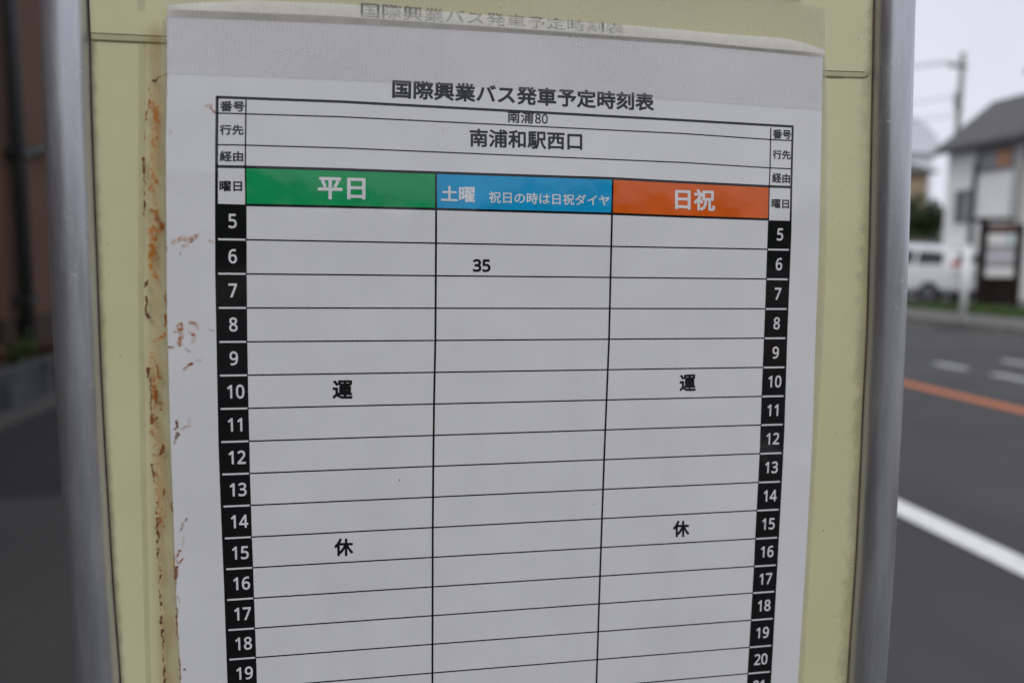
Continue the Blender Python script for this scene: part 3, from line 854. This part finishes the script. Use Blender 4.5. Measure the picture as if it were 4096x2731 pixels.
# drain cover at the gutter
d = empty('drain_cover', (10.86, 12.2, .006), 'dark iron drain cover in the gutter below the white post', 'drain cover')
M_iron = simple('cast_iron', (.025, .025, .026), .6, .4, .3, 20)
m = MB().box(10.64, 11.08, 11.95, 12.5, .007, .016, bev=.003)
m.build('frame', M_iron, d)
m = MB()
for i in range(7): m.box(10.68, 11.04, 11.99+i*.072, 12.03+i*.072, .016, .024)
m.build('grille', M_iron, d)

# white post on the far kerb
p = empty('kerb_post', (11.19, 12.32, .15), 'white round steel post standing on the far kerb in front of the car', 'post')
M_wpost = simple('white_paint', (.74, .74, .73), .45, 0, .06, 6)
MB().tube([(11.19, 12.32, .15), (11.19, 12.32, 1.56)], .064, 20).build('tube', M_wpost, p, smooth=True)
MB().tube([(11.19, 12.32, 1.56), (11.19, 12.32, 1.585), (11.19, 12.32, 1.605)], [.067, .063, .03], 20).build('cap', M_wpost, p, smooth=True)
MB().tube([(11.19, 12.32, .149), (11.19, 12.32, .17)], .10, 20).build('base_plate', simple('galvanised', (.35, .35, .36), .5, .6, .1, 10), p)

# amber marker at the right edge of the frame
p = empty('kerb_marker', (11.66, 11.15, .146), 'small amber rubber marker on the far pavement edge', 'marker')
M_amber = simple('amber_rubber', (.62, .26, .06), .5, 0, .1, 12)
MB().tube([(11.66, 11.15, .146), (11.66, 11.15, .16), (11.66, 11.15, .17), (11.66, 11.15, .36), (11.66, 11.15, .38)], [.10, .10, .06, .045, .02], 16).build('body', M_amber, p, smooth=True)
MB().tube([(11.66, 11.15, .25), (11.66, 11.15, .31)], .056, 16).build('band', M_wpost, p, smooth=True)

# ------------------------------------------------------------------ notice cabinet of dark wood
M_wood = simple('dark_wood', (.014, .0075, .0065), .55, 0, .35, 5, 0, 60, .15, (1, 1, .15))
M_sheet = simple('notice_paper', (.66, .65, .64), .6, 0, .07, 6)
M_sheet2 = simple('notice_paper_grey', (.34, .34, .35), .6, 0, .12, 6)
M_sheet3 = simple('notice_paper_lilac', (.56, .55, .63), .6, 0, .08, 6)
cab = empty('notice_cabinet', (16.02, 16.70, .146), 'tall dark brown wooden notice cabinet with white papers pinned in rows', 'notice cabinet', None, -.31)
def cb(name, boxes, mat, bev=.01, parent=None, label=None):
    m = MB()
    for b in boxes: m.box(*b, bev=bev)
    o = m.build(name, mat, None, label); o.parent = parent or cab
    return o
cb('frame', [(-.52, -.35, -.06, .06, 0, 2.18), (.37, .52, -.06, .06, 0, 2.14), (-.35, .37, -.05, .05, 1.95, 2.12), (-.35, .37, -.05, .05, .62, .76)], M_wood)
cb('lower_panel', [(-.35, .37, -.03, .03, .04, .62)], M_wood)
cb('back_board', [(-.35, .37, .0, .03, .76, 1.95)], M_wood)
cb('cap_board', [(-.62, .22, -.14, .14, 2.18, 2.30)], M_wood, .02)
cb('name_strip', [(-.33, .35, -.058, -.051, 1.99, 2.08)], simple('red_strip', (.14, .035, .03), .5, 0, .4, 9), .001)
cb('notice', [(-.33, .35, -.012, -.004, 1.60, 1.90)], M_sheet, .001)
cb('notice', [(-.33, .35, -.012, -.004, 1.41, 1.58)], M_sheet2, .001)
cb('notice', [(-.33, .35, -.012, -.004, 1.24, 1.39)], M_sheet3, .001)
cb('notice', [(-.33, .35, -.012, -.004, 1.04, 1.22)], M_sheet2, .001)
cb('notice', [(-.34, .36, -.012, -.004, .78, 1.02)], M_sheet, .001)
cb('pinned_card', [(.16, .25, -.018, -.013, 1.62, 1.86)], simple('teal_card', (.25, .42, .42), .6), .001)

# ------------------------------------------------------------------ cars
M_cpaint = simple('car_paint_white', (.64, .65, .67), .18, 0, .02, 3)
M_cglass = simple('car_glass', (.018, .024, .026), .06, 0, .1, 3)
M_tyre = simple('tyre_rubber', (.018, .018, .019), .8)
M_rim = simple('alloy_rim', (.20, .20, .21), .35, .8)
M_red = simple('red_lens', (.42, .03, .035), .2)
M_dark = simple('black_trim', (.02, .02, .022), .6)
M_plate = simple('number_plate', (.62, .62, .60), .5)
ST = [(0, .40, .90, .94, .78, .74), (.05, .30, .98, 1.12, .83, .72), (.14, .27, 1.0, 1.33, .845, .69), (.30, .26, 1.01, 1.51, .85, .66),
      (.7, .26, 1.01, 1.62, .85, .64), (1.6, .26, 1.0, 1.69, .85, .63), (2.4, .26, .99, 1.64, .85, .63), (2.9, .26, .98, 1.46, .85, .65),
      (3.35, .26, .96, 1.06, .845, .72), (3.7, .26, .92, .97, .84, .74), (4.1, .28, .84, .87, .82, .72), (4.3, .34, .72, .75, .76, .66), (4.4, .42, .62, .64, .66, .58)]
def car_body():
    m = MB(); vs, fs = [], []
    secs = []
    for x, zb, zl, zr, w, wr in ST:
        half = [(w*.86, zb), (w, zb+.13), (w*1.005, (zb+zl)/2+.05), (w*.985, zl), (wr+(w-wr)*.35, zl+(zr-zl)*.55), (wr, zr-.06*(zr-zl)/.6-.01), (wr*.86, zr-.004), (wr*.4, zr+.008)]
        secs.append([(x, y, z) for y, z in half]+[(x, -y, z) for y, z in half[::-1]])
    n = len(secs[0])
    for s in secs: vs += s
    for j in range(len(secs)-1):
        for i in range(n):
            i2 = (i+1) % n
            fs.append((j*n+i, j*n+i2, (j+1)*n+i2, (j+1)*n+i))
    fs += [tuple(range(n)), tuple((len(secs)-1)*n+i for i in range(n-1, -1, -1))]
    return m.add(vs, fs)
def sidept(x, t, sgn, off=.006):
    """point on the glasshouse side: t 0 at the belt, 1 at the roof edge"""
    q = [np.interp(x, [s[0] for s in ST], [s[i] for s in ST]) for i in range(1, 6)]
    zb, zl, zr, w, wr = q
    z0_, z1_ = zl, zl+(zr-zl)*.55
    y0_, y1_ = w*.985, wr+(w-wr)*.35
    if t < .55: f = t/.55; y, z = y0_+(y1_-y0_)*f, z0_+(z1_-z0_)*f
    else: f = (t-.55)/.45; y, z = y1_+(wr-y1_)*f, z1_+(zr-.06-z1_)*f
    return (x, sgn*(y+off), z)
def make_car(loc, rz, label, group):
    r = empty('parked_car', (0, 0, 0), label, 'car', group)
    body = car_body().build('body', M_cpaint, r, smooth=False)
    md = body.modifiers.new('soft', 'BEVEL'); md.width = .03; md.segments = 2; md.limit_method = 'ANGLE'
    for sgn in (1, -1):
        for xs in ((.42, 1.18), (1.27, 2.05), (2.13, 2.86)):
            m = MB(); xx = np.linspace(xs[0], xs[1], 7); ts = [.12, .3, .55, .68, .78]
            m.add(*grid(lambda x, t: sidept(x, t, sgn), xx, ts))
            m.build('side_window', M_cglass, r)
        m = MB().box(.03, .17, sgn*.66-.14, sgn*.66+.14, .90, 1.20, bev=.03)
        m.build('tail_light', M_red, r)
        m = MB().box(4.12, 4.33, sgn*.60-.15, sgn*.60+.15, .62, .76, bev=.03)
        m.build('headlight', M_rim, r)
        m = MB().box(2.70, 2.86, sgn*.93-.09, sgn*.93+.09, .98, 1.10, bev=.03)
        m.build('wing_mirror', M_cpaint, r)
        for x in (.72, 3.42):
            w = MB().tube([(x, sgn*.70, .30), (x, sgn*.725, .30), (x, sgn*.865, .30), (x, sgn*.885, .30)], [.26, .305, .305, .27], 24).build('wheel', M_tyre, r)
            q = MB().tube([(x, sgn*.80, .30), (x, sgn*.892, .30)], .15, 20).build('rim', M_rim, w)
            q = MB().tube([(x, sgn*.72, .33), (x, sgn*.8575, .36)], .40, 24).build('arch', M_dark, r)
    m = MB().add([(.085, -.56, 1.14), (.085, .56, 1.14), (.205, .50, 1.40), (.205, -.50, 1.40)], [(0, 1, 2, 3)])
    m.v = [(x-.035, y, z) for x, y, z in m.v]; m.build('rear_window', M_cglass, r)
    m = MB().add([(3.30, -.62, 1.09), (3.30, .62, 1.09), (2.86, .56, 1.50), (2.86, -.56, 1.50)], [(0, 1, 2, 3)])
    m.v = [(x+.03, y, z+.02) for x, y, z in m.v]; m.build('windscreen', M_cglass, r)
    MB().box(-.06, .12, -.80, .80, .34, .58, bev=.05).build('bumper', M_cpaint, r)
    MB().box(-.03, .02, -.17, .17, .70, .86, bev=.006).build('number_plate', M_plate, r)
    MB().box(.02, 4.30, -.74, .74, .19, .34, bev=.03).build('underbody', M_dark, r)
    r.location = loc; r.rotation_euler = (0, 0, rz)
    return r
c1 = make_car((16.79, 18.44, .142), math.radians(110), 'white estate car with a red tail light, parked behind the white post', 'cars parked beyond the road')
c2 = copy_tree(c1)
c2.location = (20.55, 21.2, .142); c2.rotation_euler = (0, 0, math.radians(-88))
c2.location = (20.55, 25.4, .142)
c2['label'] = 'white car at the right frame edge, mostly hidden by the dark notice cabinet'

# ------------------------------------------------------------------ houses
M_render = simple('white_render', (.76, .76, .745), .9, 0, .05, 1.2)
M_render2 = simple('recess_grey', (.36, .355, .34), .9, 0, .06, 1.2)
M_tan = simple('tan_render', (.42, .32, .22), .9, 0, .08, 1)
M_slate = simple('slate_roof', (.085, .083, .088), .7, 0, .15, 3)
M_wframe = simple('window_frame_grey', (.13, .135, .14), .5)
M_pane = simple('window_pane', (.09, .10, .11), .08, 0, .2, 1)
M_pane2 = simple('window_blind', (.26, .26, .27), .5)
M_orangeshut = simple('orange_shutter', (.46, .24, .13), .7, 0, .08, 3)
M_pipe = simple('dark_pipe', (.035, .036, .036), .6)
h = empty('white_house', (20.4, 21.5, .142), 'white two-storey house with a dark grey gable roof across the road', 'house')
m = MB().box(20.4, 24.26, 15.5, 24.0, .14, 5.35)
for y0_, y1_ in ((15.5, 15.7), (23.8, 24.0)):
    m.add([(20.4, y0_, 5.35), (24.26, y0_, 5.35), (22.33, y0_, 6.9), (20.4, y1_, 5.35), (24.26, y1_, 5.35), (22.33, y1_, 6.9)], [(0, 1, 2), (5, 4, 3), (0, 3, 4, 1), (1, 4, 5, 2), (2, 5, 3, 0)])
m.build('wall', M_render, h)
m = MB()
for sx_, ex in ((20.05, 22.33), (24.61, 22.33)):
    for_dz = .18
    vs = []
    for y in (15.1, 24.3):
        vs += [(sx_, y, 5.18), (ex, y, 7.0), (ex, y, 7.0+for_dz), (sx_, y, 5.18+for_dz)]
    m.add(vs, [(0, 1, 2, 3), (7, 6, 5, 4), (0, 4, 5, 1), (1, 5, 6, 2), (2, 6, 7, 3), (3, 7, 4, 0)])
roof = m.build('roof', M_slate, h)
MB().box(19.96, 20.08, 15.1, 24.3, 5.14, 5.26, bev=.02).build('gutter_pipe', M_pipe, h)
def window(y0, y1, z0, z1, X=20.4, panes=None):
    m = MB(); t = .09
    m.box(X-.07, X+.02, y0, y1, z0, z0+t).box(X-.07, X+.02, y0, y1, z1-t, z1).box(X-.07, X+.02, y0, y0+t, z0+t, z1-t).box(X-.07, X+.02, y1-t, y1, z0+t, z1-t)
    w = m.build('window', M_wframe, h)
    ym = y0+t+(y1-y0-2*t)*.45
    MB().box(X-.02, X-.012, ym, y1-t, z0+t, z1-t).build('pane', panes[0] if panes else M_pane, w)
    MB().box(X-.028, X-.020, y0+t, ym, z0+t, z1-t).build('shutter' if panes else 'pane', panes[1] if panes else M_pane2, w)
    return w
window(21.08, 22.62, 4.36, 5.10, panes=(M_pane2, M_orangeshut))
window(22.70, 23.45, 2.72, 3.84)
window(17.2, 18.7, 3.0, 4.4)
window(18.2, 20.0, .9, 2.2)
MB().tube([(20.33, 22.62, .2), (20.33, 22.62, 4.3), (20.33, 22.62, 4.72)], .075, 10).build('downpipe', M_pipe, h)
MB().box(20.25, 20.4, 20.6, 20.95, .14, 5.15).build('recess_strip', M_render2, h)  # grey strip stands in for a wall recess, its shade put into the colour

h2 = empty('tan_house', (27, 42, 0), 'tan house with a dark hipped roof, half hidden by the right tube', 'house')
MB().box(23, 30.9, 38, 46, 0, 6.4).build('wall', M_tan, h2)
m = MB().add([(22.5, 37.5, 6.4), (31.4, 37.5, 6.4), (31.4, 46.5, 6.4), (22.5, 46.5, 6.4), (25.8, 42, 8.5), (28.0, 42, 8.5)], [(0, 1, 5, 4), (1, 2, 5), (2, 3, 4, 5), (3, 0, 4), (0, 3, 2, 1)])
m.build('roof', M_slate, h2)
for x in (25.4, 28.9):
    w = MB().box(x-.6, x+.6, 37.93, 38.02, 3.6, 4.9).build('window', M_wframe, h2); MB().box(x-.52, x+.52, 37.915, 37.93, 3.68, 4.82).build('pane', M_pane2, w)
h3 = empty('far_apartment_block', (47, 66, 0), 'pale blue-grey far building with a rounded roof beside the tube', 'building')
MB().box(38, 49, 60, 74, 0, 11).build('wall', simple('pale_wall', (.72, .74, .79), .9, 0, .05, .4), h3)
m = MB(); vs = []
for y in (59.6, 74.4):
    for i in range(13):
        a = math.pi*i/12
        vs.append((43.5-5.9*math.cos(a), y, 11+3.6*math.sin(a)))
m.add(vs, [tuple(range(13)), tuple(range(25, 12, -1))]+[(i, i+1, i+14, i+13) for i in range(12)])
m.build('roof', simple('pale_roof', (.70, .72, .78), .7, 0, .05, .4), h3)
for x in (40, 43.5, 47):
    for z in (3, 7):
        w = MB().box(x-.9, x+.9, 59.9, 60.02, z, z+1.6).build('window', M_wframe, h3); MB().box(x-.8, x+.8, 59.88, 59.9, z+.1, z+1.5).build('pane', M_pane, w)
f = empty('block_wall', (23, 29, .142), 'low grey concrete block wall behind the white estate car', 'wall')
MB().box(16, 26.5, 29, 29.15, .14, 2.25).build('blocks', simple('block_grey', (.26, .26, .25), .9, 0, .15, 2, .01, 8), f)
MB().box(15.95, 26.55, 28.96, 29.19, 2.25, 2.33, bev=.01).build('coping', M_con, f)

# ------------------------------------------------------------------ trees and plants
def leaf_mat(name, a, b):
    k = N(name); k.P(Base_Color=k.mix(k.ramp(k.noise(3.5, 3), .3, .7), a, b), Roughness=.55, Specular_IOR_Level=.3); return k.m
M_bark = simple('bark', (.07, .052, .038), .9, 0, .3, 6, .02, 20)
def crown(cx, cy, cz, rx, ry, rz, n, size, seed):
    random.seed(seed); m = MB(); m.keep = True
    lobes = [(random.uniform(-.6, .6), random.uniform(-.6, .6), random.uniform(-.7, .7), random.uniform(.35, .6)) for _ in range(12)]
    for i in range(n):
        l = random.choice(lobes)
        v = Vector((random.gauss(0, 1), random.gauss(0, 1), random.gauss(0, 1))).normalized()*l[3]*random.uniform(.45, 1.05)
        q = Vector((cx+(l[0]+v.x)*rx, cy+(l[1]+v.y)*ry, cz+(l[2]+v.z)*rz))
        a = Vector((random.gauss(0, 1), random.gauss(0, 1), random.gauss(0, 1))).normalized()
        b = a.cross(Vector((random.gauss(0, 1), random.gauss(0, 1), 1))).normalized()
        s = size*random.uniform(.6, 1.3)
        m.add([q-a*s, q+b*s*.5, q+a*s, q-b*s*.5], [(0, 1, 2, 3)])
    return m
t = empty('evergreen_tree', (25.3, 31.5, 0), 'dark green evergreen tree between the tan house and the white house', 'tree')
MB().tube([(25.3, 31.5, 0), (25.25, 31.45, 1.2), (25.35, 31.5, 2.6), (25.3, 31.5, 3.6)], [.2, .16, .11, .04], 10).build('trunk', M_bark, t)
crown(25.3, 31.5, 2.55, 1.75, 1.5, 1.75, 5000, .13, 5).build('crown', leaf_mat('evergreen', (.014, .032, .010), (.035, .07, .018)), t)

# ------------------------------------------------------------------ utility pole, wires, lamp
M_pole = simple('pole_concrete', (.20, .195, .19), .9, 0, .12, 2)
u = empty('utility_pole', (38.5, 45, 0), 'grey concrete utility pole with a crossarm rising behind the white house', 'utility pole')
MB().tube([(38.5, 45, 0), (38.5, 45, 15.2)], [.24, .17], 16).build('pole', M_pole, u, smooth=True)
MB().box(37.45, 38.9, 44.92, 45.02, 14.25, 14.4).build('crossarm', M_pipe, u)
for x in (37.5, 37.85, 38.15):
    MB().tube([(x, 44.97, 14.4), (x, 44.97, 14.5), (x, 44.97, 14.62)], [.05, .08, .04], 10).build('insulator', M_pane2, u)
MB().tube([(38.15, 44.8, 11.6), (38.15, 44.8, 12.6)], .2, 14).build('transformer', M_pole, u)
for i, (x, z, dz, lab) in enumerate(((37.5, 14.6, -1.2, 'thin power line running left from the outer end of the pole crossarm'),
        (37.85, 14.55, -1.4, 'thin power line running left from the middle of the pole crossarm'),
        (38.4, 12.4, -1.5, 'thin cable leaving the utility pole below its crossarm'),
        (38.4, 11.2, -1.6, 'lowest thin cable leaving the utility pole just above the roof'))):
    pts = [(x-30*s, 45+8*s, z+dz*4*s*(1-s)*.5+dz*s) for s in np.linspace(0, 1, 14)]
    tag(MB().tube(pts, .028, 6).build('power_line', M_pipe), lab, 'power line', 'power lines on the utility pole')
l = empty('street_lamp', (20.55, 20.0, .142), 'grey street lamp whose small head just enters the right frame edge', 'street lamp')
l.location = (20.2, 19.2, .142)
MB().tube([(20.2, 19.2, .14), (20.2, 19.2, 7.1)], [.09, .06], 12).build('pole', M_pole, l, smooth=True)
MB().tube([(20.2, 19.2, 7.0), (20.0, 19.5, 7.15), (19.7, 19.8, 7.12)], .03, 8).build('arm', M_pole, l)
MB().box(19.38, 19.72, 19.72, 19.98, 6.98, 7.14, bev=.04).build('lamp_head', simple('lamp_tan', (.36, .30, .22), .5), l)

g = empty('dark_gate', (20.5, 19.3, .142), 'dark grey low gate between the notice cabinet and the right frame edge', 'gate')
M_gate = simple('gate_grey', (.045, .05, .058), .6, 0, .1, 4)
m = MB()
for i in range(6): m.box(19.75+i*.3, 20.03+i*.3, 19.28, 19.32, .2, .92, bev=.01)
m.build('panel', M_gate, g)
for x in (19.72, 21.6): MB().box(x-.04, x+.04, 19.25, 19.35, .14, .98, bev=.01).build('gate_post', M_gate, g)

# unseen berm added behind the viewer; darkens the lower half of the film's reflections
m = MB()
random.seed(4)
prof = [(-95+i*5, 6.9+1.0*math.sin(i*.9)+.9*math.sin(i*2.3+1)+random.uniform(-.5, .5)) for i in range(39)]
def rise(s, t):
    x = -95+190*s
    z = np.interp(x, [p[0] for p in prof], [p[1] for p in prof])
    return (x, -52-14*t-6*math.cos(x/40), -.05+z*math.sin(min(1, t*1.8)*math.pi/2)+.3*math.sin(x*2.1+t*9))
m.add(*grid(rise, np.linspace(0, 1, 120), np.linspace(0, 1, 12)))
tag(m.build('added_berm', simple('added_berm_green', (.035, .05, .025), .95, 0, .4, .6, .05, 3)), kind='structure')

# ------------------------------------------------------------------ brown building on the left
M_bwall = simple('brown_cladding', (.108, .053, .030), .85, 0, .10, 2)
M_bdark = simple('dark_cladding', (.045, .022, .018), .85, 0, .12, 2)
b = empty('brown_building', (-6, 8, 0), 'brown clad building along the near pavement with dark pipes on its wall', 'building')
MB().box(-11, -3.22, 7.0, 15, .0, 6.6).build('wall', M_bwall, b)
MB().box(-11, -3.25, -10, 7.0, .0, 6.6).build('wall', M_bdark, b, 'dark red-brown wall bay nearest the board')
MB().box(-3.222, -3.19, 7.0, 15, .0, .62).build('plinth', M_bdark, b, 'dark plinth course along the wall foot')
MB().tube([(-3.13, 7.34, .25), (-3.13, 7.34, 6.5)], .06, 12).build('downpipe', M_pipe, b, smooth=True)
MB().tube([(-3.14, 7.32, 2.10), (-3.14, 7.7, 2.18), (-3.14, 8.4, 2.34), (-3.14, 11, 2.9)], .045, 10).build('branch_pipe', M_pipe, b, smooth=True)
for z in (.75, 2.08, 3.6): MB().box(-3.22, -3.05, 7.25, 7.43, z, z+.07).build('pipe_bracket', M_dark, b)
for y in (9.5, 12.2):
    w = MB().box(-3.24, -3.16, y, y+1.3, 1.1, 2.4).build('window', M_wframe, b); MB().box(-3.16, -3.152, y+.08, y+1.22, 1.18, 2.32).build('pane', M_pane, w)
pl = empty('planter_wall', (-2.75, 6.5, 0), 'low grey concrete block planter wall at the foot of the brown building', 'planter')
k = N('planter_block')
c = k.mix(k.ramp(k.noise(3.2, 4, k.scale(k.pos(), (1, 2.2, .7))), .3, .7), (.020, .020, .019), (.075, .075, .075))
k.P(Base_Color=c, Roughness=.9); k.bump(k.noise(40, 4), .6, .01)
m = MB()
for i in range(18): m.box(-2.78, -2.62, 3.2+i*.42, 3.61+i*.42, 0, .33, bev=.012)
m.build('blocks', k.m, pl)
MB().box(-3.22, -2.78, 3.2, 10.7, 0, .26).build('soil', M_ground, pl)
def plant(y, x, label, mats, n, hgt, seed):
    p = empty('bedding_plant', (x, y, .26), label, 'plant', 'plants in the planter')
    random.seed(seed); m = MB(); m.keep = True; st = MB(); fl = MB(); fl.keep = True
    for i in range(14):
        a, r, hh = random.uniform(0, 6.28), random.uniform(.04, .2), hgt*random.uniform(.5, 1)
        tip = Vector((x+r*math.cos(a), y+r*math.sin(a), .26+hh))
        st.tube([(x, y, .25), (x+r*.4*math.cos(a), y+r*.4*math.sin(a), .26+hh*.6), tuple(tip)], [.006, .005, .003], 5)
        for j in range(n):
            q = Vector((x, y, .26)).lerp(tip, random.uniform(.25, 1))+Vector((random.gauss(0, .03), random.gauss(0, .03), random.gauss(0, .02)))
            d = Vector((random.gauss(0, 1), random.gauss(0, 1), random.gauss(0, .5))).normalized(); e = d.cross(Vector((0, 0, 1))).normalized(); s = random.uniform(.02, .045)
            (fl if j % 3 == 0 and len(mats) > 1 else m).add([q-d*s, q+e*s*.45, q+d*s, q-e*s*.45], [(0, 1, 2, 3)])
    st.build('stem', mats[0], p); m.build('leaves', mats[0], p)
    if len(mats) > 1: fl.build('blossom', mats[1], p)
lg, rd = leaf_mat('leaf_green', (.03, .065, .012), (.075, .13, .03)), leaf_mat('blossom_red', (.085, .022, .013), (.12, .045, .02))
plant(5.7, -2.95, 'low red-flowered plant at the left frame edge in the planter', (rd, rd), 16, .2, 2)
plant(6.15, -2.95, 'low orange-red plant second from the left in the planter', (rd, rd), 14, .2, 3)
plant(6.62, -2.95, 'bright green leafy plant in the planter beside the tube', (lg,), 18, .24, 4)
plant(7.15, -2.95, 'dull red plant half behind the left tube in the planter', (rd, lg), 14, .18, 5)
